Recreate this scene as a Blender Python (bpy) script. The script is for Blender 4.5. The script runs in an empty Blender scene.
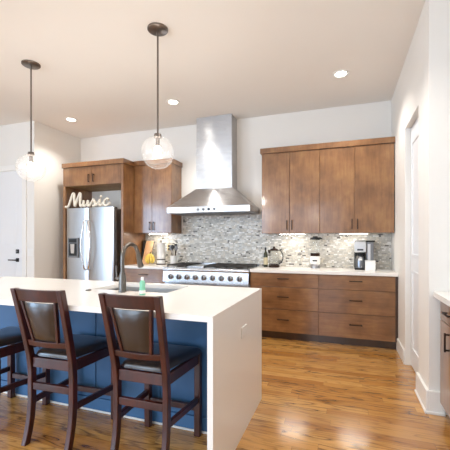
import bpy, bmesh, math, random
from mathutils import Vector, Matrix
random.seed(7)
S = bpy.context.scene
COL = S.collection
PI = math.pi
R = math.radians

# ------------------------------------------------------------------ camera, world, daylight, exposure
cd = bpy.data.cameras.new('camera'); cam = bpy.data.objects.new('camera', cd); COL.objects.link(cam)
cam.location = (0, 0, 1.30); cam.rotation_euler = (R(90), 0, R(19.2))
cd.sensor_width = 36; cd.lens = 338 / 450 * 36; cd.shift_y = 16 / 450; cd.clip_start = .05
S.camera = cam
W = bpy.data.worlds.new('sky'); S.world = W; W.use_nodes = True
W.node_tree.nodes['Background'].inputs[0].default_value = (.78, .88, 1, 1)
W.node_tree.nodes['Background'].inputs[1].default_value = 1.0
S.view_settings.view_transform = 'Standard'; S.view_settings.look = 'None'
S.view_settings.gamma = 1; S.view_settings.exposure = 0.09; S.view_settings.use_curve_mapping = False

def area(name, loc, rot, sx, sy, power, col):
    l = bpy.data.lights.new(name, 'AREA'); l.shape = 'RECTANGLE'; l.size = sx; l.size_y = sy
    l.energy = power; l.color = col
    o = bpy.data.objects.new(name, l); COL.objects.link(o); o.location = loc; o.rotation_euler = rot
    return o
DAY = (.64, .80, 1.0)
H = 3.20                                    # ceiling height
LX = -7.5; RY = -4.6; RX = 1.27             # far walls of the room behind the camera
# daylight through the windows of the living area (left wall and rear wall)
area('daylight_left_far', (LX - .12, -3.3, 1.55), (0, R(-90), 0), 2.5, 2.0, 210, (.50, .72, 1.0))
area('daylight_left_near', (LX - .12, -.9, 1.55), (0, R(-90), 0), 2.5, 2.0, 8, (.48, .77, 1.0))
area('daylight_rear_left', (-4.2, RY - .12, 1.55), (R(90), 0, 0), 2.4, 2.5, 140, DAY)
area('daylight_rear_right', (-1.2, RY - .12, 1.55), (R(90), 0, 0), 2.4, 2.5, 25, DAY)

# ------------------------------------------------------------------ materials
def hexc(h):
    h = h.lstrip('#'); c = [int(h[i:i + 2], 16) / 255 for i in (0, 2, 4)]
    return tuple((x / 12.92 if x <= .04045 else ((x + .055) / 1.055) ** 2.4) for x in c) + (1,)

class NT:
    def __init__(s, name):
        s.m = bpy.data.materials.new(name); s.m.use_nodes = True; s.t = s.m.node_tree
        s.b = s.t.nodes['Principled BSDF']; s.out = s.t.nodes['Material Output']
    def n(s, typ, **kw):
        x = s.t.nodes.new(typ)
        for k, v in kw.items(): setattr(x, k, v)
        return x
    def set(s, sock, v):
        if hasattr(v, 'is_linked') or isinstance(v, bpy.types.NodeSocket): s.t.links.new(v, sock)
        else: sock.default_value = v
    def math(s, op, a, b=None, c=None):
        x = s.n('ShaderNodeMath', operation=op)
        for i, v in enumerate((a, b, c)):
            if v is not None: s.set(x.inputs[i], v)
        return x.outputs[0]
    def pos(s):
        g = s.n('ShaderNodeTexCoord'); x = s.n('ShaderNodeSeparateXYZ'); s.t.links.new(g.outputs['Object'], x.inputs[0])
        return x.outputs
    def comb(s, a, b, c):
        x = s.n('ShaderNodeCombineXYZ')
        for i, v in enumerate((a, b, c)): s.set(x.inputs[i], v)
        return x.outputs[0]
    def noise(s, vec, scale, detail=3, rough=.5, dist=0):
        x = s.n('ShaderNodeTexNoise'); s.set(x.inputs['Vector'], vec)
        x.inputs['Scale'].default_value = scale; x.inputs['Detail'].default_value = detail
        x.inputs['Roughness'].default_value = rough; x.inputs['Distortion'].default_value = dist
        return x.outputs[0]
    def white(s, vec):
        x = s.n('ShaderNodeTexWhiteNoise', noise_dimensions='3D'); s.set(x.inputs['Vector'], vec); return x.outputs[0]
    def ramp(s, fac, stops, interp='LINEAR'):
        x = s.n('ShaderNodeValToRGB'); s.set(x.inputs[0], fac); r = x.color_ramp; r.interpolation = interp
        while len(r.elements) < len(stops): r.elements.new(.5)
        for e, (p, c) in zip(r.elements, stops): e.position = p; e.color = c if len(c) == 4 else tuple(c) + (1,)
        return x.outputs[0]
    def mix(s, fac, a, b, mode='MIX'):
        x = s.n('ShaderNodeMix', data_type='RGBA', blend_type=mode)
        s.set(x.inputs[0], fac); s.set(x.inputs[6], a); s.set(x.inputs[7], b); return x.outputs[2]
    def bump(s, h, strength, dist=.002):
        x = s.n('ShaderNodeBump'); s.set(x.inputs['Height'], h); x.inputs['Strength'].default_value = strength
        x.inputs['Distance'].default_value = dist; s.t.links.new(x.outputs[0], s.b.inputs['Normal'])
    def base(s, c): s.set(s.b.inputs['Base Color'], c)
    def p(s, **kw):
        for k, v in kw.items(): s.set(s.b.inputs[k.replace('_', ' ')], v)

def simple(name, col, rough=.5, metal=0, **kw):
    m = NT(name); m.base(hexc(col) if isinstance(col, str) else col); m.p(Roughness=rough, Metallic=metal, **kw)
    x, y, z = m.pos(); n = m.noise(m.comb(x, y, z), 60, 2); m.bump(n, .02, .001)
    return m.m

def paint(name, col, rough=.6):
    m = NT(name); x, y, z = m.pos(); v = m.comb(x, y, z)
    n = m.noise(v, 1.3, 2); c = hexc(col)
    m.base(m.mix(n, c, tuple(k * .97 for k in c[:3]) + (1,))); m.p(Roughness=rough)
    m.bump(m.noise(v, 220, 2), .05, .001); return m.m

def wood(name, dark, mid, light, rough=.33, axis='z', coat=.9, sc=1.0):
    m = NT(name); x, y, z = m.pos()
    oi = m.n('ShaderNodeObjectInfo').outputs['Random']; off = m.math('MULTIPLY', oi, 37.0)
    s = {'z': (9, 9, .9), 'x': (.9, 9, 9), 'y': (9, .9, 9)}[axis]
    v = m.comb(m.math('ADD', m.math('MULTIPLY', x, s[0] * sc), off), m.math('MULTIPLY', y, s[1] * sc), m.math('MULTIPLY', z, s[2] * sc))
    cloud = m.noise(m.comb(m.math('ADD', x, off), y, z), 4.5, 3, .55)
    grain = m.noise(v, 4.0, 6, .6, .4)
    f = m.math('ADD', m.math('MULTIPLY', cloud, .6), m.math('MULTIPLY', grain, .4))
    m.base(m.ramp(f, [(.32, hexc(dark)), (.5, hexc(mid)), (.7, hexc(light))]))
    m.p(Roughness=rough, Coat_Weight=coat, Coat_Roughness=.12); m.bump(grain, .04, .001)
    return m.m

def steel(name, axis='x', col=(.55, .56, .575, 1), rough=.27, aniso=0):
    m = NT(name); x, y, z = m.pos()
    s = {'x': (1.5, 120, 120), 'z': (120, 120, 1.5), 'y': (120, 1.5, 120)}[axis]
    v = m.comb(m.math('MULTIPLY', x, s[0]), m.math('MULTIPLY', y, s[1]), m.math('MULTIPLY', z, s[2]))
    n = m.noise(v, 3, 3, .6)
    if aniso:
        tg = m.n('ShaderNodeTangent', direction_type='RADIAL', axis='Z'); m.t.links.new(tg.outputs[0], m.b.inputs['Tangent'])
        m.p(Anisotropic=aniso, Anisotropic_Rotation=.25)
    m.base(col); m.p(Metallic=1.0, Roughness=m.math('MULTIPLY_ADD', n, .14, rough - .07)); m.bump(n, .03, .0006)
    return m.m

def glass(name, tint=(1, 1, 1, 1), frost=.0, rough=.0):
    m = NT(name); t = m.n('ShaderNodeBsdfTransparent'); t.inputs[0].default_value = tint
    g = m.n('ShaderNodeBsdfGlossy'); g.inputs['Roughness'].default_value = max(rough, .03)
    lw = m.n('ShaderNodeLayerWeight'); lw.inputs[0].default_value = .25
    x = m.n('ShaderNodeMixShader'); m.t.links.new(lw.outputs['Facing'], m.math('MULTIPLY', lw.outputs['Facing'], .5).node.inputs[0])
    fac = m.math('MULTIPLY', lw.outputs['Facing'], .55)
    m.t.links.new(fac, x.inputs[0]); m.t.links.new(t.outputs[0], x.inputs[1]); m.t.links.new(g.outputs[0], x.inputs[2])
    last = x.outputs[0]
    if frost:
        d = m.n('ShaderNodeBsdfTranslucent'); d.inputs[0].default_value = (1, 1, 1, 1)
        d2 = m.n('ShaderNodeBsdfDiffuse'); ms = m.n('ShaderNodeMixShader'); ms.inputs[0].default_value = .3
        m.t.links.new(d.outputs[0], ms.inputs[1]); m.t.links.new(d2.outputs[0], ms.inputs[2])
        y = m.n('ShaderNodeMixShader'); y.inputs[0].default_value = frost
        m.t.links.new(last, y.inputs[1]); m.t.links.new(ms.outputs[0], y.inputs[2]); last = y.outputs[0]
    m.t.links.new(last, m.out.inputs[0]); return m.m

def emit(name, col, strength):
    m = NT(name); m.base((.9, .9, .9, 1)); m.p(Emission_Color=col, Emission_Strength=strength); return m.m

def floor_mat():
    m = NT('oak_planks'); x, y, z = m.pos(); Wd = .083
    row = m.math('FLOOR', m.math('DIVIDE', y, Wd))
    ro = m.white(m.comb(row, 3.7, 0))
    L = .95
    xx = m.math('DIVIDE', m.math('ADD', x, m.math('MULTIPLY', ro, 5.0)), L)
    cell = m.math('FLOOR', xx)
    rnd = m.white(m.comb(row, cell, 9.1)); rnd2 = m.white(m.comb(cell, row, 4.3))
    off = m.math('MULTIPLY', rnd, 60.0)
    fy = m.math('FRACT', m.math('DIVIDE', y, Wd)); fx = m.math('FRACT', xx)
    # long cathedral grain: stretched rings, shifted in every plank
    warp = m.noise(m.comb(m.math('ADD', m.math('MULTIPLY', x, 2.2), off), m.math('MULTIPLY', y, 9), rnd2), 1.0, 3, .5)
    vv = m.comb(m.math('ADD', m.math('MULTIPLY', x, 1.1), off), m.math('ADD', m.math('MULTIPLY', y, 10), off), 0)
    big = m.noise(vv, 1.0, 2, .4, .3)
    rings = m.math('FRACT', m.math('MULTIPLY', m.math('ADD', big, m.math('MULTIPLY', warp, .3)), 8.5))
    ringd = m.ramp(rings, [(0, (1, 1, 1)), (.14, (.5, .5, .5)), (.4, (0, 0, 0)), (.86, (.12, .12, .12)), (1, (1, 1, 1))])
    pore = m.noise(m.comb(m.math('ADD', m.math('MULTIPLY', x, 7), off), m.math('MULTIPLY', y, 130), 0), 1.0, 4, .65)
    pore = m.ramp(pore, [(.45, (0, 0, 0)), (.7, (1, 1, 1))])
    tone = m.ramp(rnd2, [(0, hexc('#ad7433')), (.35, hexc('#c89048')), (.7, hexc('#d9a55c')), (1, hexc('#bb823b'))])
    amt = m.math('MULTIPLY_ADD', rnd, .62, .40)
    g = m.math('MULTIPLY', m.math('ADD', m.math('MULTIPLY', ringd, .8), m.math('MULTIPLY', pore, .45)), amt)
    c = m.mix(g, tone, hexc('#5a320f'))
    e1 = m.math('LESS_THAN', fy, .018); e2 = m.math('LESS_THAN', fx, .002)
    c = m.mix(m.math('MULTIPLY', m.math('MAXIMUM', e1, e2), .6), c, hexc('#3a200c'))
    m.base(c); m.p(Roughness=.25, Coat_Weight=1.0, Coat_Roughness=.14)
    m.bump(m.math('MULTIPLY', m.math('MAXIMUM', e1, e2), -1.0), .15, .001)
    return m.m

def tile_mat():
    m = NT('mosaic_tile'); x, y, z = m.pos(); Hh = .0215; L = .072
    row = m.math('FLOOR', m.math('DIVIDE', z, Hh)); ro = m.white(m.comb(row, 1.3, 5))
    xx = m.math('DIVIDE', m.math('ADD', x, m.math('MULTIPLY', ro, 3)), L); col = m.math('FLOOR', xx)
    sub = m.white(m.comb(row, col, 8.8))                       # where the strip is cut in two
    cut = m.math('MULTIPLY_ADD', sub, .6, .2)
    fx = m.math('FRACT', xx); half = m.math('GREATER_THAN', fx, cut)
    r = m.white(m.comb(row, col, m.math('ADD', half, 2.5)))
    tone = m.ramp(r, [(0, hexc('#d9d6cd')), (.22, hexc('#c7c4bb')), (.42, hexc('#f0eee8')), (.60, hexc('#bfbbb0')),
                      (.72, hexc('#d8d1c2')), (.88, hexc('#b3b0a8')), (.955, hexc('#66635f'))], 'CONSTANT')
    vein = m.noise(m.comb(x, m.math('MULTIPLY', r, 30), z), 45, 4, .6)
    tone = m.mix(m.ramp(vein, [(.45, (0, 0, 0)), (.75, (.35, .35, .35))]), tone, hexc('#7c776f'))
    fz = m.math('FRACT', m.math('DIVIDE', z, Hh))
    gap = m.math('MAXIMUM', m.math('LESS_THAN', fz, .09), m.math('MAXIMUM', m.math('LESS_THAN', fx, .022),
          m.math('LESS_THAN', m.math('ABSOLUTE', m.math('SUBTRACT', fx, cut)), .012)))
    m.base(m.mix(gap, tone, hexc('#a9a49a')))
    m.p(Roughness=m.math('MULTIPLY_ADD', gap, .5, m.math('MULTIPLY_ADD', r, .3, .12)))
    m.bump(m.math('ADD', m.math('MULTIPLY', gap, -1), m.math('MULTIPLY', r, .6)), .5, .002)
    return m.m

def quartz():
    m = NT('white_quartz'); x, y, z = m.pos(); v = m.comb(x, y, z)
    n = m.noise(v, 180, 2); n2 = m.noise(v, 2.2, 3)
    m.base(m.mix(m.math('MULTIPLY', n, .35), hexc('#f0ede8'), m.mix(n2, hexc('#e8e4de'), hexc('#efece7'))))
    m.p(Roughness=.22); return m.m

def leather():
    m = NT('brown_leather'); x, y, z = m.pos(); v = m.comb(x, y, z)
    vo = m.n('ShaderNodeTexVoronoi'); m.set(vo.inputs['Vector'], v); vo.inputs['Scale'].default_value = 240
    n = m.noise(v, 14, 3)
    m.base(m.mix(n, hexc('#1e1817'), hexc('#302623'))); m.p(Roughness=.28, Coat_Weight=.6, Coat_Roughness=.2)
    m.bump(vo.outputs['Distance'], .12, .001); return m.m

M = dict(
    wall=paint('wall_paint', '#efece6'), ceil=paint('ceiling_paint', '#f4f1ec', .8), trim=paint('trim_paint', '#f3f2ee', .35),
    door=paint('door_paint', '#eef0f2', .35), floor=floor_mat(), tile=tile_mat(), quartz=quartz(), leather=leather(),
    cab=wood('maple_cabinet', '#6a4526', '#875d38', '#a27649'), cabx=wood('maple_drawer', '#6a4526', '#875d38', '#a27649', axis='x'),
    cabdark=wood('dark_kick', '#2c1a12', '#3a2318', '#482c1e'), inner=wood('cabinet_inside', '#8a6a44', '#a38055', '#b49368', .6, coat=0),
    stool=wood('mahogany', '#260c07', '#3c150c', '#542013', .36, coat=.15), steel=steel('brushed_steel', 'x'), hoodsteel=steel('hood_steel', 'x', (.53, .53, .535, 1), .28, .8), sinksteel=steel('sink_steel', 'x', (.72, .73, .74, 1), .3), steelz=steel('brushed_steel_upright', 'z', (.50, .50, .505, 1), rough=.3),
    dark_steel=simple('dark_steel', (.25, .26, .28, 1), .28, 1), knob=simple('satin_steel', (.42, .42, .43, 1), .34, 1), chrome=simple('chrome', (.75, .75, .76, 1), .12, 1), nickel=steel('brushed_nickel', 'z', (.17, .155, .14, 1), .3),
    bronze=simple('dark_bronze', '#3a2c25', .4, .8), black=simple('black_plastic', '#161616', .4), iron=simple('cast_iron', '#332e2a', .5, .3),
    blue=paint('slate_blue_paint', '#44709c', .45), white=simple('white_plastic', '#f0efec', .4), grey=simple('grey_plastic', '#7d8084', .4),
    sign=simple('white_lacquer', '#e6dfcf', .4), clear=glass('clear_glass', (.97, .98, .97, 1), .10), globe=glass('seeded_globe_glass', (1, 1, 1, 1), .02),
    green=simple('green_soap', '#86cbab', .25), board=wood('pale_board', '#cf9c6c', '#dfb083', '#ecc8a0', .5, coat=0),
    banana=simple('banana_skin', '#efd060', .5), stem=simple('banana_stem', '#6d5a24', .7), oil=simple('dark_bottle_glass', '#3d3d27', .1),
    paper=simple('paper', '#f6f4ef', .9), label=simple('cream_label', '#d8c9a4', .7), gun=steel('pendant_bronze', 'z', (.22, .19, .17, 1), .35),
)

# ------------------------------------------------------------------ mesh helpers
OFF = {}
class B:
    def __init__(s): s.bm = bmesh.new(); s.sm = False
    def box(s, x0, x1, y0, y1, z0, z1):
        v = [s.bm.verts.new(p) for p in ((x0, y0, z0), (x1, y0, z0), (x1, y1, z0), (x0, y1, z0), (x0, y0, z1), (x1, y0, z1), (x1, y1, z1), (x0, y1, z1))]
        for f in ((3, 2, 1, 0), (4, 5, 6, 7), (0, 1, 5, 4), (1, 2, 6, 5), (2, 3, 7, 6), (3, 0, 4, 7)): s.bm.faces.new([v[i] for i in f])
        return s
    def hexa(s, lo, hi):                    # two quads, lower then upper, each counter-clockwise seen from above
        a = [s.bm.verts.new(p) for p in lo]; b = [s.bm.verts.new(p) for p in hi]; n = len(a)
        s.bm.faces.new(a[::-1]); s.bm.faces.new(b)
        for i in range(n): s.bm.faces.new((a[i], a[(i + 1) % n], b[(i + 1) % n], b[i]))
        return s
    def loft(s, rings, cap=True, close=True):
        vs = [[s.bm.verts.new(p) for p in r] for r in rings]
        for a, b in zip(vs, vs[1:]):
            n = len(a)
            for i in range(n if close else n - 1): s.bm.faces.new((a[i], a[(i + 1) % n], b[(i + 1) % n], b[i]))
        if cap: s.bm.faces.new(vs[0][::-1]); s.bm.faces.new(vs[-1])
        return s
    def tube(s, pts, r, seg=12, cap=True, flat=1.0):
        pts = [Vector(p) for p in pts]; rr = r if isinstance(r, (list, tuple)) else [r] * len(pts)
        rings = []; n0 = None
        for i, p in enumerate(pts):
            t = (pts[min(i + 1, len(pts) - 1)] - pts[max(i - 1, 0)]).normalized()
            if n0 is None: n0 = t.orthogonal().normalized() if abs(t.x) > .9 else t.cross(Vector((1, 0, 0))).normalized()
            n0 = (n0 - t * n0.dot(t)).normalized(); b = t.cross(n0)
            rings.append([p + (n0 * math.cos(2 * PI * k / seg) * flat + b * math.sin(2 * PI * k / seg)) * rr[i] for k in range(seg)])
        s.sm = True; return s.loft(rings, cap)
    def lathe(s, prof, c=(0, 0, 0), seg=32, axis='z'):
        rings = []
        for r, h in prof:
            ring = []
            for k in range(seg):
                a = 2 * PI * k / seg; u, v = r * math.cos(a), r * math.sin(a)
                q = {'z': (u, v, h), 'y': (u, -h, v), 'x': (h, u, v)}[axis]   # axis 'y': profile grows towards the viewer (-Y)
                ring.append((c[0] + q[0], c[1] + q[1], c[2] + q[2]))
            rings.append(ring)
        s.sm = True; return s.loft(rings, True)
    def sphere(s, c, r, u=24, v=16, sc=(1, 1, 1)):
        m = Matrix.Translation(c) @ Matrix.Diagonal((r * sc[0], r * sc[1], r * sc[2], 1))
        bmesh.ops.create_uvsphere(s.bm, u_segments=u, v_segments=v, radius=1, matrix=m); s.sm = True; return s
    def build(s, name, mat, parent=None, bevel=0, smooth=None, seg=2, loc=None):
        bm = s.bm; bmesh.ops.recalc_face_normals(bm, faces=bm.faces[:])
        me = bpy.data.meshes.new(name); o = bpy.data.objects.new(name, me); COL.objects.link(o)
        off = Vector(OFF.get(parent.name, (0, 0, 0))) if parent else Vector(loc or (0, 0, 0))
        for v in bm.verts: v.co -= off
        bm.to_mesh(me); bm.free()
        if parent: o.parent = parent
        else: o.location = off
        OFF[o.name] = tuple(off)
        me.materials.append(mat)
        sm = s.sm if smooth is None else smooth
        if sm or bevel:
            for p in me.polygons: p.use_smooth = True
            me.set_sharp_from_angle(angle=R(40))
        if bevel:
            b = o.modifiers.new('bevel', 'BEVEL'); b.width = bevel; b.segments = seg; b.limit_method = 'ANGLE'; b.angle_limit = R(35)
            b.harden_normals = False
        return o

def thing(name, label, cat, loc=(0, 0, 0), group=None):
    o = bpy.data.objects.new(name, None); COL.objects.link(o); o.location = loc; o.empty_display_size = .1
    o['label'] = label; o['category'] = cat
    if group: o['group'] = group
    OFF[o.name] = tuple(loc); return o
def tag(o, label, cat, group=None):
    o['label'] = label; o['category'] = cat
    if group: o['group'] = group
    return o
def struct(o): o['kind'] = 'structure'; return o
def arc(c, r, a0, a1, n, plane='yz'):
    out = []
    for i in range(n + 1):
        a = R(a0 + (a1 - a0) * i / n); u, v = r * math.cos(a), r * math.sin(a)
        out.append((c[0], c[1] + u, c[2] + v) if plane == 'yz' else (c[0] + u, c[1], c[2] + v) if plane == 'xz' else (c[0] + u, c[1] + v, c[2]))
    return out

# ------------------------------------------------------------------ room shell
BY = 5.05; WX = .62; SY = 2.93; SX = .617; LWX = -4.60; DWY = 4.05
struct(B().box(LX - .3, 2.2, RY - .3, BY + .2, -.06, 0).build('floor', M['floor']))
struct(B().box(LX - .3, 2.2, RY - .3, BY + .2, H, H + .06).build('ceiling', M['ceil']))
struct(B().box(LWX, WX + .7, BY, BY + .15, 0, H).build('wall_back', M['wall']))
# right wall with the pantry doorway, its end stub and the run behind the side worktop
DY0, DY1, DZ = 3.30, 3.98, 2.48
w = B().box(WX, 1.42, DY1, BY, 0, H).box(WX, 1.42, DY0, DY1, DZ, H).box(SX, 1.42, SY, DY0, 0, H).box(.74, 1.42, DY0, DY1, 0, DZ)
struct(w.build('wall_right', M['wall']))
struct(B().box(RX, RX + .15, RY, SY, 0, H).build('wall_right_side', M['wall']))
# left: wall beside the refrigerator, and the wall with the entry door
struct(B().box(LX, LWX, DWY, BY + .15, 0, H).build('wall_left', M['wall']))
# far left wall and rear wall, both with window openings
w = B().box(LX - .15, LX, RY, DWY, 0, .3).box(LX - .15, LX, RY, DWY, 2.8, H).box(LX - .15, LX, RY, -4.3, .3, 2.8).box(LX - .15, LX, -2.3, -1.9, .3, 2.8).box(LX - .15, LX, .1, DWY, .3, 2.8)
struct(w.build('wall_far_left', M['wall']))
w = B().box(LX, RX, RY - .15, RY, 0, .3).box(LX, RX, RY - .15, RY, 2.8, H).box(LX, -5.4, RY - .15, RY, .3, 2.8).box(-3.0, -2.4, RY - .15, RY, .3, 2.8).box(0, RX, RY - .15, RY, .3, 2.8)
struct(w.build('wall_rear', M['wall']))
def bb(pts_box, name):
    struct(B().box(*pts_box).build(name, M['trim'], bevel=.005))
bb((WX - .015, WX, DY1 + .001, 4.5, 0, .15), 'baseboard_right')
st = B().box(SX - .022, SX, SY - .022, DY0 - .001, 0, .17).box(SX, .72, SY - .022, SY, 0, .17)
st.box(SX - .032, SX - .022, SY - .032, DY0 - .001, 0, .02).box(SX - .022, .72, SY - .032, SY - .022, 0, .02)
struct(st.build('baseboard_right_stub', M['trim'], bevel=.003))
bb((LWX, LWX + .015, DWY, 4.9, 0, .15), 'baseboard_left')
bb((LX, -5.86, DWY - .015, DWY, 0, .15), 'baseboard_entry')
# pantry door in its recess
d = struct(B().box(WX + .05, WX + .095, DY0 + .005, DY1 - .016, .014, DZ - .012).build('door_1', M['door'], bevel=.002))
pn = B()
for z0, z1 in ((.20, 1.0), (1.15, DZ - .18)):
    pn.hexa([(WX + .0495, DY0 + .12, z0), (WX + .0495, DY1 - .12, z0), (WX + .0505, DY1 - .12, z0), (WX + .0505, DY0 + .12, z0)],
            [(WX + .0495, DY0 + .12, z1), (WX + .0495, DY1 - .12, z1), (WX + .0505, DY1 - .12, z1), (WX + .0505, DY0 + .12, z1)])
    for a, b, c, e in ((DY0 + .12, DY1 - .12, z0, z0 + .02), (DY0 + .12, DY1 - .12, z1 - .02, z1)): pn.box(WX + .042, WX + .05, a, b, c, e)
    for a, b in ((DY0 + .12, DY0 + .14), (DY1 - .14, DY1 - .12)): pn.box(WX + .042, WX + .05, a, b, z0, z1)
pn.build('panel_moulding', M['door'], d)
# entry door in the left wall
EX1 = -4.84; EX0 = -5.75; EZ = 2.43
d = struct(B().box(EX0, EX1, DWY - .012, DWY + .0, .01, EZ).build('door_2', M['door'], bevel=.002))
pn = B()
for z0, z1 in ((.25, .95), (1.25, EZ - .18)):
    for a, b in ((EX0 + .13, EX0 + .42), (EX1 - .42, EX1 - .13)): pn.box(a, b, DWY - .016, DWY - .011, z0, z1)
pn.build('door_panel', M['door'], d, bevel=.003)
k = B().box(EX1 - .125, EX1 - .065, DWY - .024, DWY - .012, .965, 1.025).build('door_handle', M['black'], d, bevel=.003)
B().tube([(EX1 - .095, DWY - .02, .995), (EX1 - .095, DWY - .065, .995)], .011).tube([(EX1 - .085, DWY - .062, .995), (EX1 - .24, DWY - .062, .995)], .0095).build('lever', M['black'], k)
k = B().box(EX1 - .125, EX1 - .065, DWY - .026, DWY - .012, 1.10, 1.165).build('deadbolt', M['black'], d, bevel=.003)
B().lathe([(.016, 0), (.016, .006), (.002, .007)], (EX1 - .095, DWY - .026, 1.132), 20, 'y').build('keyway', M['grey'], k)
cs = B().box(EX1, EX1 + .085, DWY - .02, DWY, 0, EZ + .1).box(EX0 - .085, EX0, DWY - .02, DWY, 0, EZ + .1).box(EX0, EX1, DWY - .02, DWY, EZ + .012, EZ + .1)
struct(cs.build('trim_1', M['trim'], bevel=.003))

# mosaic backsplash: low beside the range, up to the hood behind it
t = B().box(-3.20, -2.49, BY - .012, BY - .0008, .92, 1.45).box(-2.49, -1.12, BY - .012, BY - .0008, .90, 1.78).box(-1.12, WX - .002, BY - .012, BY - .0008, .92, 1.45)
tag(t.build('tile_backsplash', M['tile'], loc=(0, 0, 0)), 'grey and beige glass mosaic tile backsplash on the back wall between worktops and wall cabinets', 'backsplash')

# ------------------------------------------------------------------ cabinets
def pull(parent, x, y, z, length, vertical, axis='y', mat=None):
    b = B(); r = .0055; q = .032; h = length / 2
    if axis == 'y':
        if vertical:
            b.box(x - r, x + r, y - q, y - q + .011, z - h, z + h)
            for s in (-1, 1): b.box(x - r, x + r, y - q + .006, y, z + s * (h - .012) - r, z + s * (h - .012) + r)
        else:
            b.box(x - h, x + h, y - q, y - q + .011, z - r, z + r)
            for s in (-1, 1): b.box(x + s * (h - .012) - r, x + s * (h - .012) + r, y - q + .006, y, z - r, z + r)
    else:
        if vertical:
            b.box(x - q, x - q + .011, y - r, y + r, z - h, z + h)
            for s in (-1, 1): b.box(x - q + .006, x, y - r, y + r, z + s * (h - .012) - r, z + s * (h - .012) + r)
        else:
            b.box(x - q, x - q + .011, y - h, y + h, z - r, z + r)
            for s in (-1, 1): b.box(x - q + .006, x, y + s * (h - .012) - r, y + s * (h - .012) + r, z - r, z + r)
    return b.build('handle', mat or M['bronze'], parent, bevel=.0015)

def wall_cabinet(xs, z0, z1, crown, label, yf=4.70):
    x0, x1 = xs[0], xs[-1]
    t = thing('wall_cabinet', label, 'cabinet', ((x0 + x1) / 2, (yf + BY) / 2, z0), None)
    B().box(x0, x1, yf + .021, BY, z0, z1).build('cabinet_body', M['cab'], t, bevel=.001)
    for i in range(len(xs) - 1):
        d = B().box(xs[i] + .0025, xs[i + 1] - .0025, yf, yf + .02, z0 + .002, z1 - .003).build('door', M['cab'], t, bevel=.002)
        s = 1 if i % 2 == 0 else -1
        hx = xs[i + 1] - .034 if s == 1 else xs[i] + .034
        pull(d, hx, yf, z0 + .115, .135, True)
    B().box(x0 - crown[0], x1 + crown[1], yf - .018, BY, z1, z1 + .075).build('crown_rail', M['cab'], t, bevel=.003)
    return t
wall_cabinet([-1.087, -.694, -.291], 1.405, 2.532, (.018, 0), 'brown two-door wall cabinet just right of the range hood')
wall_cabinet([-.291, .148, .612], 1.405, 2.532, (0, .006), 'brown two-door wall cabinet above the coffee maker, against the right wall')
wall_cabinet([-3.202, -2.868, -2.52], 1.425, 2.515, (0, .018), 'brown two-door wall cabinet between refrigerator cabinet and range hood')

def drawer_unit(x0, x1, zs, label, yf=4.44, end=0, handles=True):
    t = thing('base_cabinet', label, 'cabinet', ((x0 + x1) / 2, (yf + BY) / 2, 0))
    B().box(x0, x1 + end, yf + .021, BY - .001, .10, .879).build('cabinet_body', M['cab'], t)
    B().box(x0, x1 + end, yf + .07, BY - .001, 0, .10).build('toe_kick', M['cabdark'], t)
    if end: B().box(x1 + .001, x1 + end, yf + .004, yf + .021, .10, .879).build('filler_strip', M['cabdark'], t)
    for a, b in zip(zs, zs[1:]):
        d = B().box(x0 + .002, x1 - .002, yf, yf + .02, b + .003, a - .003).build('drawer', M['cabx'], t, bevel=.002)
        pull(d, (x0 + x1) / 2 + .0, yf, (a + b) / 2 + .02, .15, False)
    return t
drawer_unit(-1.183, -.291, [.876, .695, .40, .10], 'brown three-drawer base cabinet beside the steel range on its right')
drawer_unit(-.291, .592, [.876, .695, .40, .10], 'brown three-drawer base cabinet beside the right wall, below the coffee maker', end=.026)
drawer_unit(-3.202, -2.505, [.876, .67, .40, .10], 'brown base cabinet left of the range, under the paper towel roll')
tag(B().box(-1.186, WX - .001, 4.415, BY - .013, .88, .92).build('worktop', M['quartz'], bevel=.003), 'white quartz worktop holding the kettle, blender and coffee maker', 'worktop')
tag(B().box(-3.205, -2.50, 4.415, BY - .013, .88, .92).build('worktop', M['quartz'], bevel=.003), 'short white worktop between the refrigerator cabinet and the range', 'worktop')

# refrigerator cabinet
FX0, FX1, FY = -4.39, -3.206, 4.42
t = thing('refrigerator_cabinet', 'tall brown cabinet surround enclosing the steel refrigerator, with two small doors on top', 'cabinet', ((FX0 + FX1) / 2, 4.73, 0))
B().box(FX0, FX0 + .05, FY, BY - .001, 0, 2.20).build('side_panel', M['cab'], t, bevel=.001)
B().box(FX1 - .04, FX1, FY, BY - .001, 0, 2.505).build('side_panel', M['cab'], t, bevel=.001)
B().box(FX0, FX1 - .041, FY + .021, BY - .001, 2.2005, 2.505).build('cabinet_body', M['inner'], t)
mx = -3.81
for i, (a, b) in enumerate(((FX0 + .002, mx - .002), (mx + .002, FX1 - .044))):
    d = B().box(a, b, FY, FY + .02, 2.203, 2.500).build('door', M['cab'], t, bevel=.002)
    pull(d, b - .045 if i == 0 else a + .045, FY, 2.31, .13, True)
B().box(FX0 - .012, FX1 + .016, FY - .018, BY - .001, 2.506, 2.58).build('crown_rail', M['cab'], t, bevel=.003)

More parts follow.
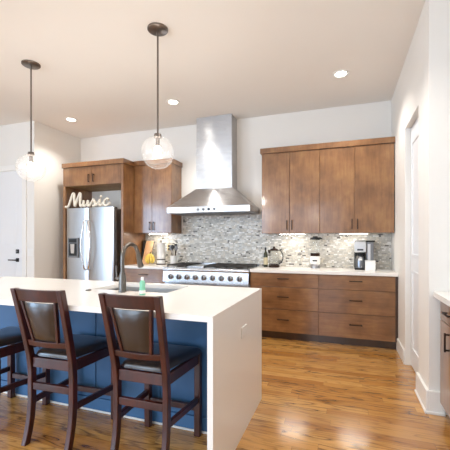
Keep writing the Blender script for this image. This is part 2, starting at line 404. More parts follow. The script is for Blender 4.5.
# ------------------------------------------------------------------ refrigerator
t = thing('refrigerator', 'stainless steel side-by-side refrigerator with water dispenser', 'refrigerator', (-3.835, 4.73, 0))
B().box(-4.30, -3.37, 4.46, 5.0, .02, 1.815).build('cabinet_body', M['sinksteel'], t, bevel=.004)
def fdoor(x0, x1, z0, z1, bow=.007):
    b = B(); n = 12; yb, yf = 4.455, 4.385; rings = []
    for z in (z0, z1):
        r = [(x1, yb, z), (x0, yb, z)]
        for i in range(n + 1):
            s = i / n; u = x0 + (x1 - x0) * s; bulge = bow * (1 - (2 * s - 1) ** 2) ; e = min(s, 1 - s)
            rr = .014 * max(0, 1 - e / .06) ** 2
            r.append((u, yf - bulge + rr + .012, z))
        rings.append(r)
    return b.loft(rings)
a = fdoor(-4.30, -3.859, .06, 1.835).build('door', M['steelz'], t, smooth=True)
DX0, DX1, Z0, Z1 = -4.235, -4.03, 1.03, 1.35
fr = B().box(DX0, DX1, 4.362, 4.395, Z0, Z0 + .03).box(DX0, DX1, 4.362, 4.395, Z1 - .09, Z1).box(DX0, DX0 + .022, 4.362, 4.395, Z0 + .03, Z1 - .09).box(DX1 - .022, DX1, 4.362, 4.395, Z0 + .03, Z1 - .09)
dp = fr.build('water_dispenser', M['grey'], a, bevel=.003)
B().box(DX0 + .022, DX1 - .022, 4.3685, 4.372, Z0 + .03, Z1 - .09).build('dispenser_recess', M['black'], a)
B().box(DX0 + .025, DX1 - .025, 4.359, 4.363, Z1 - .075, Z1 - .015).build('dispenser_display', M['black'], a)
B().hexa([(DX0 + .07, 4.356, Z0 + .07), (DX1 - .07, 4.356, Z0 + .07), (DX1 - .07, 4.3685, Z0 + .07), (DX0 + .07, 4.3685, Z0 + .07)],
         [(DX0 + .06, 4.352, Z1 - .10), (DX1 - .06, 4.352, Z1 - .10), (DX1 - .06, 4.3685, Z1 - .10), (DX0 + .06, 4.3685, Z1 - .10)]).build('dispenser_paddle', M['chrome'], a)
b = fdoor(-3.851, -3.37, .06, 1.835, .016).build('door', M['steelz'], t, smooth=True)
for d, x, w in ((a, -3.882, -.035), (b, -3.795, .05)):
    pts = [(x, 4.375, .84), (x, 4.345, .855)]
    pts += [(x + w * math.sin(PI * i / 16), 4.335 - .03 * math.sin(PI * i / 16), .87 + .73 * i / 16) for i in range(17)]
    pts += [(x, 4.345, 1.615), (x, 4.375, 1.63)]
    B().tube(pts, .0135, 12).build('handle', M['chrome'], d)
for x in (-4.28, -3.47): B().box(x, x + .08, 4.42, 4.52, 1.8155, 1.838).build('hinge_cover', M['grey'], t, bevel=.004)
B().box(-4.29, -3.38, 4.42, 4.458, .0, .058).build('kick_grille', M['black'], t)

# ------------------------------------------------------------------ word sign on top of the refrigerator
def stroke_sign():
    def cr(P, n=6):
        P = [Vector(p + (0,)) for p in P]; P = [P[0] * 2 - P[1]] + P + [P[-1] * 2 - P[-2]]; out = []
        for i in range(1, len(P) - 2):
            for k in range(n):
                t = k / n; a, b, c, d = P[i - 1], P[i], P[i + 1], P[i + 2]
                out.append(.5 * ((2 * b) + (c - a) * t + (2 * a - 5 * b + 4 * c - d) * t * t + (3 * b - a - 3 * c + d) * t ** 3))
        out.append(P[-2]); return out
    strokes = [
        [(-.01, .012), (.03, .006), (.065, .035), (.105, .13), (.145, .215), (.17, .222)],
        [(.17, .222), (.172, .15), (.178, .07), (.185, .012)],
        [(.185, .012), (.225, .10), (.27, .19), (.30, .228)],
        [(.30, .228), (.302, .15), (.292, .06), (.305, .012), (.335, .02), (.37, .07)],
        [(.37, .105), (.362, .05), (.372, .012), (.405, .02), (.44, .06), (.452, .105)],
        [(.452, .105), (.445, .05), (.455, .012), (.485, .02), (.53, .075), (.56, .12)],
        [(.56, .12), (.575, .08), (.595, .04), (.58, .012), (.545, .012)],
        [(.585, .012), (.625, .03), (.66, .07), (.682, .11)],
        [(.682, .11), (.672, .05), (.685, .012), (.715, .02), (.745, .05)],
        [(.845, .095), (.82, .112), (.785, .10), (.758, .06), (.765, .022), (.80, .008), (.845, .025), (.875, .05)],
    ]
    b = B(); x0, y, z0 = -4.32, 4.412, 1.853
    for s in strokes:
        b.tube([(x0 + p.x, y, z0 + p.y) for p in cr(s)], .0205, 8)
    b.sphere((x0 + .70, y, z0 + .155), .019, 12, 8)
    return b
tag(stroke_sign().build('word_sign', M['sign'], loc=(-3.9, 4.412, 1.838)), 'white cursive word sign reading Music standing on the refrigerator', 'sign')

# ------------------------------------------------------------------ range and hood
t = thing('kitchen_range', 'wide stainless steel gas range with a row of nine knobs', 'range', (-1.845, 4.7, 0))
X0, X1 = -2.497, -1.193
B().box(X0, X1, 4.45, 5.03, .12, .90).build('range_body', M['steel'], t, bevel=.003)
B().hexa([(X0, 4.385, .705), (X1, 4.385, .705), (X1, 4.45, .705), (X0, 4.45, .705)], [(X0, 4.40, .865), (X1, 4.40, .865), (X1, 4.45, .865), (X0, 4.45, .865)]).build('control_panel', M['steel'], t, bevel=.004)
B().tube([(X0, 4.41, .885), (X1, 4.41, .885)], .024, 16).build('bullnose_rail', M['steel'], t)
B().box(X0, X1, 4.40, 5.03, .9005, .915).build('cooktop', M['steel'], t, bevel=.003)
for i in range(9):
    x = X0 + .13 + i * (X1 - X0 - .26) / 8
    kb = B().lathe([(.040, 0), (.040, .006), (.031, .010), (.029, .040), (.026, .045), (.001, .046)], (x, 4.392, .785), 24, 'y').build('knob', M['knob'], t)
    B().box(x - .005, x + .005, 4.3385, 4.352, .757, .813).build('knob_grip', M['black'], kb, bevel=.002)
for x0, x1 in ((X0 + .02, X0 + .79), (X0 + .81, X1 - .02)):
    d = B().box(x0, x1, 4.40, 4.449, .20, .69).build('oven_door', M['steel'], t, bevel=.004)
    B().tube([(x0 + .04, 4.36, .64), (x1 - .04, 4.36, .64)], .013).tube([(x0 + .08, 4.36, .64), (x0 + .08, 4.41, .64)], .009).tube([(x1 - .08, 4.36, .64), (x1 - .08, 4.41, .64)], .009).build('handle', M['chrome'], d)
B().box(X0 + .02, X1 - .02, 4.46, 5.0, 0, .12).build('toe_kick', M['black'], t)
def grate(x0, x1):
    b = B(); z0, z1 = .935, .953
    for x in (x0, x1 - .014): b.box(x, x + .014, 4.47, 4.99, z0, z1)
    for y in (4.47, 4.723, 4.976): b.box(x0, x1, y, y + .014, z0, z1)
    m_ = (x0 + x1) / 2
    b.box(m_ - .006, m_ + .006, 4.47, 4.99, z0 + .002, z1)
    for yc in (4.60, 4.86): b.box(x0, x1, yc - .006, yc + .006, z0 + .002, z1)
    for x in (x0, x1 - .014):
        for y in (4.47, 4.976): b.box(x, x + .014, y, y + .014, .9155, z0)
    b.build('grate', M['iron'], t, bevel=.002)
    for yc in (4.60, 4.86):
        B().lathe([(.055, .9155), (.055, .922), (.042, .930), (.001, .932)], (m_, yc, 0), 20).build('burner', M['iron'], t)
grate(X0 + .03, X0 + .34); grate(X1 - .68, X1 - .36); grate(X1 - .35, X1 - .03)
B().box(X0 + .355, X1 - .695, 4.48, 4.98, .9155, .935).build('griddle', M['steel'], t, bevel=.004)
B().box(X0, X1, 5.005, 5.03, .9155, .955).build('back_guard', M['steel'], t, bevel=.003)

t = thing('range_hood', 'stainless steel chimney range hood mounted above the range', 'range hood', (-1.848, 4.8, 1.70))
HX0, HX1, HY, CX0, CX1, CY = -2.492, -1.204, 4.50, -2.138, -1.558, 4.785
B().box(HX0, HX1, HY, BY - .013, 1.713, 1.80).build('canopy_lip', M['hoodsteel'], t, bevel=.003)
B().hexa([(HX0, HY, 1.80), (HX1, HY, 1.80), (HX1, BY - .013, 1.80), (HX0, BY - .013, 1.80)], [(CX0 - .005, CY - .005, 2.10), (CX1 + .005, CY - .005, 2.10), (CX1 + .005, BY - .013, 2.10), (CX0 - .005, BY - .013, 2.10)]).build('canopy', M['hoodsteel'], t, bevel=.003)
B().box(CX0, CX1, CY, BY - .001, 2.10, 2.72).build('chimney', M['hoodsteel'], t, bevel=.002)
B().box(CX0 + .004, CX1 - .004, CY + .004, BY - .001, 2.72, H - .001).build('chimney_extension', M['hoodsteel'], t, bevel=.002)
for i in range(3):
    x0 = HX0 + .06 + i * .395
    f = B().box(x0, x0 + .375, HY + .05, BY - .08, 1.706, 1.7125)
    for k in range(9): f.box(x0 + .02 + k * .039, x0 + .045 + k * .039, HY + .07, BY - .10, 1.700, 1.706)
    f.build('grease_filter', M['grey'], t)
for i in range(4):
    x = -1.985 + i * .085
    B().lathe([(.019, 0), (.019, .006), (.013, .008), (.012, .02), (.001, .021)], (x, HY, 1.757), 20, 'y').build('control_knob', M['black'] if i == 2 else M['grey'], t)

# ------------------------------------------------------------------ island
IX0, IX1, IY0, IY1, IZ = -3.50, -.632, 1.626, 2.735, .91; T = .032
t = thing('kitchen_island', 'slate blue painted island base under the white waterfall worktop', 'island', ((IX0 + IX1) / 2, 2.4, 0))
BX1 = IX1 - T - .001
b = B().box(IX0 + .03, BX1, 2.13, 2.15, 0, IZ - T).box(IX0 + .03, IX0 + .05, 2.15, 2.70, 0, IZ - T).box(IX0 + .05, BX1, 2.68, 2.70, .1, IZ - T).box(BX1 - .02, BX1, 2.15, 2.68, 0, IZ - T).box(IX0 + .05, BX1 - .02, 2.62, 2.64, 0, .1).box(IX0 + .05, BX1 - .02, 2.15, 2.68, .10, .115)
b.build('island_base', M['blue'], t)
n = 5; wd = (BX1 - IX0 - .03) / n
for i in range(n):
    x0 = IX0 + .03 + i * wd
    B().box(x0 + .004, x0 + wd - .004, 2.122, 2.1299, .105, IZ - T - .01).build('panel', M['blue'], t, bevel=.003)
B().box(IX0 + .03, BX1, 2.115, 2.1299, .0, .10).build('skirting', M['blue'], t, bevel=.003)
B().box(IX0 + .03, BX1, 2.103, 2.1149, .0, .014).build('shoe_moulding', M['trim'], t, bevel=.004)
for i in range(4):
    x0 = IX0 + .05 + i * .69
    d = B().box(x0, x0 + .68, 2.7001, 2.719, .12, .86).build('door', M['cabx'], t, bevel=.002)

KX0, KX1, KY0, KY1 = -1.93, -1.245, 2.245, 2.66       # sink cut-out
t = thing('island_worktop', 'white quartz island worktop with a waterfall end panel', 'worktop', ((IX0 + IX1) / 2, 2.18, IZ - T))
b = B().box(IX0, KX0, IY0, IY1, IZ - T, IZ).box(KX1, IX1, IY0, IY1, IZ - T, IZ).box(KX0, KX1, IY0, KY0, IZ - T, IZ).box(KX0, KX1, KY1, IY1, IZ - T, IZ)
bmesh.ops.remove_doubles(b.bm, verts=b.bm.verts[:], dist=1e-5)
b.build('worktop_slab', M['quartz'], t)
B().box(IX1 - T, IX1, IY0, IY1, 0, IZ - T - .0003).build('waterfall_panel', M['quartz'], t)

t = thing('sink', 'undermount stainless steel sink set into the island worktop', 'sink', ((KX0 + KX1) / 2, 2.45, .68))
b = B(); th = .004; zb = .69; zt = IZ - T - .0005
b.box(KX0 - .006, KX1 + .006, KY0 - .006, KY1 + .006, zb - th, zb)
b.box(KX0 - .006, KX0 - .001, KY0 - .006, KY1 + .006, zb, zt).box(KX1 + .001, KX1 + .006, KY0 - .006, KY1 + .006, zb, zt)
b.box(KX0 - .001, KX1 + .001, KY0 - .006, KY0 - .001, zb, zt).box(KX0 - .001, KX1 + .001, KY1 + .001, KY1 + .006, zb, zt)
b.build('basin', M['sinksteel'], t)
B().lathe([(.045, zb + .0005), (.045, zb + .003), (.03, zb + .002), (.001, zb + .001)], ((KX0 + KX1) / 2, 2.5, 0), 24).build('drain', M['chrome'], t)

FXp, FYp = -1.585, 2.175
t = thing('faucet', 'dark nickel gooseneck pull-down faucet standing at the island sink', 'faucet', (FXp, FYp, IZ))
B().lathe([(.030, IZ), (.030, IZ + .008), (.028, IZ + .014), (.027, IZ + .12), (.02, IZ + .15), (.001, IZ + .151)], (FXp, FYp, 0), 24).build('body', M['nickel'], t)
r = .105
pts = [(FXp, FYp, IZ + .14), (FXp, FYp, IZ + .20), (FXp, FYp, IZ + .26)] + arc((FXp, FYp + r, IZ + .26), r, 180, 15, 16)
B().tube(pts, .0155, 14).build('gooseneck', M['nickel'], t)
e = Vector(pts[-1]); d = (e - Vector(pts[-2])).normalized()
B().tube([e - d * .005, e + d * .02, e + d * .05, e + d * .115, e + d * .12], [.017, .019, .020, .026, .021], 16).build('spray_head', M['nickel'], t)
B().tube([(FXp - .02, FYp, IZ + .105), (FXp - .055, FYp, IZ + .105)], .015, 14).tube([(FXp - .048, FYp, IZ + .105), (FXp - .052, FYp, IZ + .14), (FXp - .054, FYp - .004, IZ + .20)], [.009, .008, .006], 10).build('lever_handle', M['nickel'], t)
tag(B().lathe([(.022, IZ), (.022, IZ + .006), (.016, IZ + .009), (.001, IZ + .0095)], (-1.895, 2.165, 0), 24).build('air_switch', M['nickel'], loc=(-1.895, 2.165, IZ)), 'small round bronze push button on the island worktop left of the faucet', 'button')

t = thing('soap_bottle', 'green dish soap bottle with a white cap beside the island sink', 'bottle', (-1.37, 2.115, IZ))
c = (-1.37, 2.115, IZ)
B().lathe([(.018, .0005), (.023, .004), (.023, .035), (.019, .06), (.021, .085), (.016, .10), (.010, .106), (.001, .107)], c, 20).build('bottle_body', M['green'], t)
B().lathe([(.0115, .107), (.0115, .124), (.008, .130), (.001, .131)], c, 16).build('cap', M['white'], t)
B().lathe([(.0236, .012), (.0236, .034), (.0232, .0345)], c, 20).build('bottle_label', M['white'], t)

def outlet(loc, label, axis):
    t = thing('electrical_outlet', label, 'outlet', loc); x, y, z = loc; b = B(); q = B()
    if axis == 'x':
        b.box(x, x + .006, y - .06, y + .06, z - .036, z + .036)
        for s in (-.026, .026): q.box(x + .0061, x + .008, y + s - .017, y + s + .017, z - .016, z + .016)
    else:
        b.box(x - .036, x + .036, y - .005, y, z - .058, z + .058)
        for s in (-.024, .024): q.box(x - .017, x + .017, y - .009, y - .0051, z + s - .017, z + s + .017)
    b.build('cover_plate', M['quartz'] if axis == 'x' else M['label'], t, bevel=.002); q.build('receptacle', M['quartz'] if axis == 'x' else M['bronze'], t, bevel=.002)
outlet((IX1, 2.20, .69), 'white electrical outlet on the waterfall end panel of the island', 'x')
outlet((-2.745, BY - .012, 1.19), 'beige outlet plate on the tile between paper towel roll and utensil crock', 'y')
t = thing('light_switch', 'white light switch plate on the wall beside the entry door', 'switch', (-4.68, DWY, 1.12))
B().box(-4.735, -4.625, DWY - .006, DWY, 1.06, 1.18).build('cover_plate', M['white'], t, bevel=.002)
for x in (-4.703, -4.657): B().box(x - .016, x + .016, DWY - .010, DWY - .0061, 1.087, 1.153).build('rocker', M['white'], t, bevel=.002)

# ------------------------------------------------------------------ side cabinet at the right edge
t = thing('base_cabinet', 'brown base cabinet at the right edge, beside the white wall end', 'cabinet', (.98, 2.2, 0))
CXf = .682
B().box(CXf + .021, RX - .001, 1.1, SY - .036, .10, .879).build('cabinet_body', M['cab'], t)
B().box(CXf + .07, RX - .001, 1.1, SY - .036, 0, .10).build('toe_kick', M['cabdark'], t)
for y0, y1 in ((2.42, SY - .04), (1.78, 2.415), (1.105, 1.775)):
    d = B().box(CXf, CXf + .02, y0, y1, .725, .874).build('drawer', M['cab'], t, bevel=.002); pull(d, CXf, (y0 + y1) / 2, .80, .15, False, 'x')
    d = B().box(CXf, CXf + .02, y0, y1, .103, .719).build('door', M['cab'], t, bevel=.002); pull(d, CXf, y0 + .24, .61, .13, True, 'x')
tag(B().box(.642, RX - .001, 1.08, SY - .001, .88, .92).build('worktop', M['quartz'], bevel=.003), 'white worktop at the right edge on the brown side cabinet', 'worktop')

# ------------------------------------------------------------------ bar stools
def ribbon(pts, w, d):                      # square post following pts; w across x, d along y
    return [[(p[0] - w / 2, p[1] - d / 2, p[2]), (p[0] + w / 2, p[1] - d / 2, p[2]), (p[0] + w / 2, p[1] + d / 2, p[2]), (p[0] - w / 2, p[1] + d / 2, p[2])] for p in pts]
def make_stool(label):
    t = thing('bar_stool', label, 'bar stool', (0, 0, 0), 'bar stools along the island')
    m = M['stool']
    BX, FXs = .163, .190                    # half spacing of rear posts and of front legs
    def back_y(z): return -.185 - .115 * max(0, (z - .50) / .5) ** 1.1
    for q in (-1, 1):
        B().loft(ribbon([(q * (FXs - .002), .205, 0), (q * FXs, .205, .30), (q * FXs, .205, .555)], .042, .042)).build('leg', m, t, bevel=.004)
        pts = []
        for z in (0, .08, .16, .26, .36, .46, .56, .66, .76, .86, .95, 1.008):
            y = -.185 - .05 * ((.30 - z) / .30) ** 2 if z < .3 else (-.185 if z < .5 else back_y(z))
            pts.append((q * (BX + .012 * max(0, z - .5) / .5), y, z))
        B().loft(ribbon(pts, .034, .042)).build('leg', m, t, bevel=.004, smooth=True)
        def side(z0, z1, h, w=.012):
            a, b_ = q * BX, q * FXs
            return B().hexa([(a - w, -.164, z0), (a + w, -.164, z0), (b_ + w, .184, z1), (b_ - w, .184, z1)], [(a - w, -.164, z0 + h), (a + w, -.164, z0 + h), (b_ + w, .184, z1 + h), (b_ - w, .184, z1 + h)])
        side(.24, .225, .037).build('stretcher', m, t, bevel=.003)
        side(.485, .485, .065).build('apron', m, t, bevel=.003)
    wb, wf = BX - .017, FXs - .021
    B().box(-wb, wb, -.198, -.174, .34, .385).build('stretcher', m, t, bevel=.003)
    B().box(-wf, wf, .193, .217, .165, .205).build('stretcher', m, t, bevel=.003)
    B().box(-wb, wb, -.198, -.174, .485, .55).build('apron', m, t, bevel=.003)
    B().box(-wf, wf, .193, .217, .485, .55).build('apron', m, t, bevel=.003)
    # padded seat: rounded slab, a little wider at the front
    b = B(); rings = []
    def rr(hx0, hx1, y0, y1, z, r=.03):
        out = []
        for (cx, cy, a0) in ((hx1 - r, y1 - r, 0), (-hx1 + r, y1 - r, 90), (-hx0 + r, y0 + r, 180), (hx0 - r, y0 + r, 270)):
            for k in range(5):
                a = R(a0 + 22.5 * k); out.append((cx + r * math.cos(a), cy + r * math.sin(a), z))
        return out
    for ins, z in ((.012, .5505), (.0, .556), (0, .570), (.006, .583), (.020, .592), (.05, .597), (.11, .600)):
        rings.append(rr(BX - .019 - ins, (.217 - ins), -.186 + ins, .222 - ins, z, .03))
    b.sm = True; b.loft(rings).build('seat', M['leather'], t)
    def bar(z0, z1, hw0, hw1, th, bow=.018):
        b = B(); rings = []; n = 10
        for i in range(n + 1):
            s = -1 + 2 * i / n; w0, w1 = s * hw0, s * hw1; q = bow * (1 - s * s)
            y0, y1 = back_y(z0) - q, back_y(z1) - q
            rings.append([(w0, y0 - th / 2, z0), (w0, y0 + th / 2, z0), (w1, y1 + th / 2, z1), (w1, y1 - th / 2, z1)])
        return b.loft(rings)
    bar(.93, 1.006, BX - .006, BX - .004, .026).build('top_rail', m, t, bevel=.004, smooth=True)
    bar(.635, .672, BX - .014, BX - .013, .024).build('lower_rail', m, t, bevel=.003, smooth=True)
    for s in (-1, 1):
        rings = []
        for i in range(7):
            z = .668 + (.93 - .668) * i / 6; x = s * (.092 + (.126 - .092) * i / 6); y = back_y(z) - .018 * (1 - (x / .16) ** 2)
            rings.append((x, y, z))
        B().loft(ribbon(rings, .018, .024)).build('back_slat', m, t, bevel=.003, smooth=True)
    # leather back panel: cushion bulging both ways
    b = B(); nu, nv = 10, 10
    for side in (-1, 1):
        grid = []
        for j in range(nv + 1):
            v = j / nv; z = .676 + (.9225 - .676) * v; hw = .082 + (.116 - .082) * v; row = []
            for i in range(nu + 1):
                u = -1 + 2 * i / nu; x = u * hw
                q = (1 - abs(u) ** 3.5) * (1 - abs(2 * v - 1) ** 5)
                y = back_y(z) - .018 * (1 - (x / .16) ** 2) + side * (.004 + .017 * q)
                row.append(b.bm.verts.new((x, y, z)))
            grid.append(row)
        for j in range(nv):
            for i in range(nu): b.bm.faces.new((grid[j][i], grid[j][i + 1], grid[j + 1][i + 1], grid[j + 1][i]))
        if side == -1: g0 = grid
        else:
            edge = lambda g: [g[0][i] for i in range(nu)] + [g[j][nu] for j in range(nv)] + [g[nv][i] for i in range(nu, 0, -1)] + [g[j][0] for j in range(nv, 0, -1)]
            e0, e1 = edge(g0), edge(grid)
            for i in range(len(e0)):
                k = (i + 1) % len(e0); b.bm.faces.new((e0[i], e0[k], e1[k], e1[i]))
    b.build('back_cushion', M['leather'], t, smooth=True)
    return t
def copy_tree(o, parent=None):
    c = o.copy(); COL.objects.link(c)
    if parent: c.parent = parent
    for ch in list(o.children): copy_tree(ch, c)
    return c
s0 = make_stool('dark mahogany bar stool with leather back, nearest the white waterfall panel')
s1 = copy_tree(s0); s1['label'] = 'middle one of the three dark mahogany bar stools along the island'
s2 = copy_tree(s0); s2['label'] = 'dark mahogany bar stool cut off by the left edge of the photo'
for s, x, y, a in ((s0, -1.10, 1.868, 1), (s1, -1.758, 1.86, 2), (s2, -2.42, 1.87, 0)):
    s.location = (x, y, 0); s.rotation_euler = (0, 0, R(a))

# ------------------------------------------------------------------ lights of the room, and added fill
def point(name, parent, loc, power, col, r, typ='POINT', **kw):
    l = bpy.data.lights.new(name, typ); l.energy = power; l.color = col; l.shadow_soft_size = r
    for k, v in kw.items(): setattr(l, k, v)
    o = bpy.data.objects.new(name, l); COL.objects.link(o); o.location = loc
    return o
WARM = (1.0, .96, .91)
LENS = emit('lamp_lens', (1, .95, .85, 1), 14); BULB = emit('bulb_glow', (1, .86, .66, 1), 60); STRIP = emit('strip_glow', (1, .93, .84, 1), 24)
def ceiling_light(x, y, label):
    t = thing('ceiling_light', label, 'ceiling light', (x, y, H), 'recessed ceiling lights')
    B().lathe([(.062, H - .0005), (.095, H - .0005), (.092, H - .008), (.066, H - .006), (.062, H - .003)], (x, y, 0), 32).build('trim_ring', M['trim'], t)
    B().lathe([(.001, H - .0045), (.0615, H - .0045), (.0615, H - .001), (.001, H - .001)], (x, y, 0), 32).build('lens', LENS, t)
    point('recessed_lamp', t, (x, y, H - .03), 56, WARM, .06, 'SPOT', spot_size=R(130), spot_blend=.6)
ceiling_light(-4.01, 4.2, 'round lit recessed ceiling light above the refrigerator cabinet')
ceiling_light(-2.19, 4.13, 'round lit recessed ceiling light left of the hood chimney')
ceiling_light(-.02, 4.06, 'round lit recessed ceiling light above the right wall cabinets')
for i, (x, y) in enumerate(((-.25, 2.55), (-2.6, .4), (-1.0, .2), (-2.6, -1.6), (-.8, -1.8), (-5.2, -.6), (-5.2, -2.6))):  # added fill spots out of view; the first brightens the island end panel
    point('unseen_fill_spot', None, (x, y, H - .03), 80 if y > 2 else 50, WARM, .06, 'SPOT', spot_size=R(130), spot_blend=.6)
for x, y in ((-4.6, -2.6), (-2.4, -2.4), (-.9, -2.6)):                  # unseen fill points, added to lift the ceiling and walls
    point('unseen_fill_point', None, (x, y, 2.2), 12, WARM, .25)

def pendant(x, y, zc, r, label):
    t = thing('pendant_light', label, 'pendant light', (x, y, H), 'pendant lights over the island')
    B().lathe([(.001, H - .02), (.085, H - .018), (.092, H - .012), (.092, H - .0005), (.001, H - .0005)], (x, y, 0), 32).build('canopy', M['gun'], t)
    B().tube([(x, y, H - .019), (x, y, zc + r + .02)], .008, 12).build('rod', M['gun'], t)
    B().lathe([(.001, zc + r + .025), (.03, zc + r + .022), (.034, zc + r + .0), (.034, zc + r - .012), (.018, zc + r - .016), (.018, zc + .06), (.001, zc + .059)], (x, y, 0), 24).build('socket', M['gun'], t)
    g = B(); n = 20
    prof = [(r * math.sin(a), zc + r * math.cos(a)) for a in [R(13 + (180 - 13.5) * i / n) for i in range(n + 1)]]
    rings = [[(x + q * math.cos(2 * PI * k / 40), y + q * math.sin(2 * PI * k / 40), h) for k in range(40)] for q, h in prof]
    g.sm = True; g.loft(rings, cap=False).build('glass_globe', M['globe'], t)
    bl = B().sphere((x, y, zc + .02), .032, 16, 12, (1, 1, 1.25)).build('bulb', BULB, t)
    point('pendant_bulb', t, (x, y, zc + .02), 26, WARM, .045)
pendant(-3.16, 2.742, 2.084, .146, 'clear glass globe pendant light hanging at the left, nearer the entry door')
pendant(-1.564, 2.66, 2.09, .146, 'clear glass globe pendant light hanging in front of the range hood')

def strip(x0, x1, y, z, label, power):
    t = thing('under_cabinet_light', label, 'light', ((x0 + x1) / 2, y, z), 'under-cabinet lights')
    B().box(x0, x1, y - .02, y + .02, z - .010, z - .0005).build('housing', M['white'], t)
    B().box(x0 + .005, x1 - .005, y - .016, y + .016, z - .0125, z - .0105).build('diffuser', STRIP, t)
    area('strip_lamp', ((x0 + x1) / 2, y, z - .016), (0, 0, 0), x1 - x0, .03, power, (1, .90, .76))
strip(-.86, -.50, 4.86, 1.405, 'lit under-cabinet light below the wall cabinet beside the hood', .9)
strip(-.04, .32, 4.86, 1.405, 'lit under-cabinet light above the coffee maker', .9)
strip(-3.02, -2.68, 4.86, 1.425, 'lit under-cabinet light above the paper towel roll', .9)

# ------------------------------------------------------------------ things on the right worktop
CZ = .92
c = (-1.066, 4.87, CZ)
t = thing('oil_bottle', 'slim dark bottle with a cream label standing left of the glass kettle', 'bottle', c)
B().lathe([(.028, .0005), (.031, .004), (.031, .17), (.026, .20), (.012, .225), (.011, .262), (.001, .263)], c, 20).build('bottle_body', M['oil'], t)
B().lathe([(.0315, .035), (.0315, .14), (.031, .1405)], c, 20).build('bottle_label', M['label'], t)
B().lathe([(.0135, .255), (.0135, .285), (.001, .286)], c, 16).build('cap', M['black'], t)
c = (-.94, 4.86, CZ)
t = thing('glass_kettle', 'clear glass electric kettle with dark handle on the right worktop', 'kettle', c)
B().lathe([(.078, .0005), (.080, .006), (.078, .028), (.07, .034), (.001, .034)], c, 32).build('power_base', M['bronze'], t)
g = B(); prof = [(.074, .036), (.078, .05), (.076, .12), (.066, .20), (.055, .245)]
g.sm = True; g.loft([[(c[0] + q * math.cos(2 * PI * k / 32), c[1] + q * math.sin(2 * PI * k / 32), c[2] + h) for k in range(32)] for q, h in prof], cap=False).build('glass_body', M['clear'], t)
B().lathe([(.001, .050), (.075, .050), (.076, .045), (.073, .037), (.001, .037)], c, 32).build('steel_base_ring', M['bronze'], t)
B().lathe([(.058, .240), (.058, .258), (.045, .268), (.018, .275), (.018, .300), (.001, .302)], c, 24).build('lid', M['bronze'], t)
B().tube([(c[0] + .05, c[1], c[2] + .25), (c[0] + .095, c[1] - .01, c[2] + .245), (c[0] + .13, c[1] - .02, c[2] + .19), (c[0] + .133, c[1] - .02, c[2] + .13), (c[0] + .11, c[1] - .015, c[2] + .07), (c[0] + .072, c[1] - .005, c[2] + .05)], .0075, 10).build('handle', M['black'], t)
B().hexa([(c[0] - .075, c[1] - .018, c[2] + .195), (c[0] - .06, c[1] - .018, c[2] + .195), (c[0] - .06, c[1] + .018, c[2] + .195), (c[0] - .075, c[1] + .018, c[2] + .195)], [(c[0] - .095, c[1] - .012, c[2] + .25), (c[0] - .05, c[1] - .018, c[2] + .25), (c[0] - .05, c[1] + .018, c[2] + .25), (c[0] - .095, c[1] + .012, c[2] + .25)]).build('spout', M['bronze'], t, bevel=.004)
c = (-.362, 4.86, CZ)
t = thing('blender', 'blender with tall clear jar and white base in the middle of the right worktop', 'blender', c)
B().lathe([(.062, .0005), (.066, .005), (.064, .05), (.056, .06), (.001, .06)], c, 28).build('chrome_foot', M['knob'], t)
B().lathe([(.064, .0605), (.070, .08), (.068, .15), (.058, .17), (.001, .17)], c, 28).build('motor_base', M['white'], t)
B().box(c[0] - .03, c[0] + .03, c[1] - .074, c[1] - .060, c[2] + .10, c[2] + .118).build('control_strip', M['black'], t, bevel=.002)
B().lathe([(.062, .1705), (.066, .18), (.064, .212), (.001, .213)], c, 28).build('blade_collar', M['bronze'], t)
g = B(); prof = [(.058, .214), (.064, .28), (.068, .40)]
g.sm = True; g.loft([[(c[0] + q * math.cos(2 * PI * k / 28), c[1] + q * math.sin(2 * PI * k / 28), c[2] + h) for k in range(28)] for q, h in prof], cap=False).build('clear_jar', M['clear'], t)
B().lathe([(.070, .398), (.072, .405), (.070, .425), (.035, .43), (.032, .445), (.001, .446)], c, 28).box(c[0] + .05, c[0] + .095, c[1] - .015, c[1] + .015, c[2] + .405, c[2] + .42).build('lid', M['black'], t)

t = thing('coffee_maker', 'steel and black drip coffee maker standing near the right wall', 'coffee maker', (.25, 4.86, CZ))
B().box(.15, .285, 4.78, 4.98, CZ + .0005, CZ + .02).build('base', M['black'], t, bevel=.004)
B().box(.15, .285, 4.90, 4.98, CZ + .0205, CZ + .2295).build('back_column', M['black'], t, bevel=.004)
hd = B().box(.145, .29, 4.77, 4.98, CZ + .23, CZ + .375).build('brew_head', M['sinksteel'], t, bevel=.01)
B().box(.18, .255, 4.764, 4.7695, CZ + .255, CZ + .275).build('control_strip', M['black'], hd)
B().box(.15, .285, 4.775, 4.98, CZ + .3755, CZ + .388).build('lid', M['grey'], t, bevel=.004)
ca = B().lathe([(.050, .021), (.056, .026), (.057, .14), (.046, .175), (.034, .185), (.001, .186)], (.217, 4.838, CZ), 28).build('carafe', M['dark_steel'], t)
B().lathe([(.036, .186), (.036, .210), (.001, .212)], (.217, 4.838, CZ), 24).build('carafe_lid', M['black'], ca)
B().box(.195, .24, 4.776, 4.784, CZ + .125, CZ + .15).build('carafe_badge', M['white'], ca)
B().box(.295, .385, 4.83, 4.98, CZ + .0005, CZ + .365).build('water_tank', M['dark_steel'], t, bevel=.006)
B().box(.312, .345, 4.824, 4.8295, CZ + .12, CZ + .34).build('level_window', M['sinksteel'], t)
B().box(.291, .40, 4.82, 4.985, CZ + .3655, CZ + .388).build('tank_lid', M['black'], t, bevel=.005)
t = thing('paper_box', 'small white box in front of the coffee maker', 'box', (.335, 4.74, CZ))
B().box(.275, .395, 4.70, 4.775, CZ + .0005, CZ + .115).build('carton', M['paper'], t, bevel=.002)
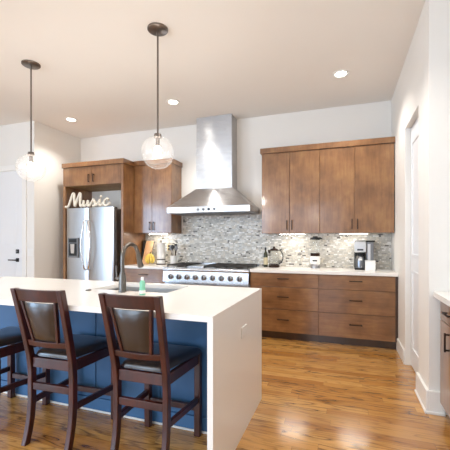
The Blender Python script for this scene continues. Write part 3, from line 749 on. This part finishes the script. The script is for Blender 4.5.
B().box(.272, .398, 4.697, 4.778, CZ + .1155, CZ + .128).build('box_lid', M['white'], t, bevel=.002)

# ------------------------------------------------------------------ things on the left worktop
t = thing('cutting_board', 'pale wooden cutting board leaning beside the refrigerator cabinet', 'cutting board', (-3.10, 4.90, CZ))
def lean(x0, x1, yb, yt, z1, th):
    return B().hexa([(x0, yb, CZ + .0008), (x1, yb, CZ + .0008), (x1, yb + th, CZ + .0008), (x0, yb + th, CZ + .0008)], [(x0 - .02, yt, z1), (x1 - .02, yt, z1), (x1 - .02, yt + th, z1), (x0 - .02, yt + th, z1)])
lean(-3.13, -2.99, 4.80, 4.98, 1.30, .02).build('board', M['board'], t, bevel=.005)
tag(lean(-3.165, -3.14, 4.82, 4.94, 1.31, .10).build('storage_case', M['black'], bevel=.004, loc=(-3.16, 4.86, CZ)), 'slim black upright case between cutting board and refrigerator cabinet', 'case')
c = (-2.935, 4.74, CZ)
t = thing('banana_bunch', 'bunch of yellow bananas in front of the cutting board', 'bananas', c)
for i in range(5):
    a = -1.3 + .65 * i
    pts = []
    for k in range(9):
        s = k / 8; q = .075 * math.sin(PI * (.05 + .75 * s)); pts.append((c[0] + math.sin(a) * q, c[1] - math.cos(a) * q * .8 + .02, c[2] + .175 - .155 * s))
    B().tube(pts, [.006, .014, .0185, .0195, .0195, .0195, .018, .013, .005], 8).build('banana', M['banana'], t)
B().tube([(c[0], c[1] + .012, c[2] + .165), (c[0] + .005, c[1] + .02, c[2] + .205)], [.012, .008], 8).build('stem', M['stem'], t)
c = (-2.79, 4.85, CZ)
t = thing('paper_towel_roll', 'white paper towel roll on a dark stand on the left worktop', 'paper towels', c)
B().lathe([(.078, .0005), (.078, .012), (.001, .013)], c, 32).build('stand_base', M['bronze'], t)
B().lathe([(.020, .014), (.066, .014), (.066, .345), (.020, .345)], c, 32).build('paper_roll', M['paper'], t)
B().lathe([(.0675, .075), (.073, .077), (.073, .088), (.0675, .090)], c, 32).build('retaining_ring', M['bronze'], t)
B().tube([(c[0], c[1], c[2] + .013), (c[0], c[1], c[2] + .375)], .006, 10).sphere((c[0], c[1], c[2] + .38), .014, 12, 8).build('post', M['bronze'], t)
c = (-2.565, 4.86, CZ)
g = B().lathe([(.001, .0005), (.048, .0005), (.053, .004), (.055, .145), (.050, .145), (.048, .012), (.001, .012)], c, 28)
tag(g.build('utensil_crock', M['white'], loc=c), 'white ceramic crock holding utensils left of the range', 'crock')
LB = ['grey slotted spatula standing in the white crock, leaning left', 'dark round spoon standing upright in the white crock', 'grey ladle in the white crock, leaning right', 'black turner at the back of the white crock']
for i, (dx, dy, hx, mat) in enumerate(((-.022, 0, -.05, 'grey'), (0, -.02, -.005, 'black'), (.022, 0, .045, 'grey'), (.004, .022, .02, 'black'))):
    t = thing('utensil', LB[i], 'utensil', (c[0] + dx, c[1] + dy, c[2] + .013), 'utensils in the crock')
    p0 = Vector((c[0] + dx * .4, c[1] + dy * .4, c[2] + .014)); p1 = Vector((c[0] + hx, c[1] + dy * 1.4, c[2] + .235 + .015 * (i % 2)))
    B().tube([p0, p1], .0055, 8).build('handle', M['bronze'], t)
    if i in (0, 3): B().box(p1.x - .026, p1.x + .026, p1.y - .003, p1.y + .003, p1.z - .01, p1.z + .085).build('blade', M[mat], t, bevel=.002)
    else: B().sphere((p1.x, p1.y, p1.z + .03), .03, 14, 10, (1, .35, 1.35)).build('bowl', M[mat], t)
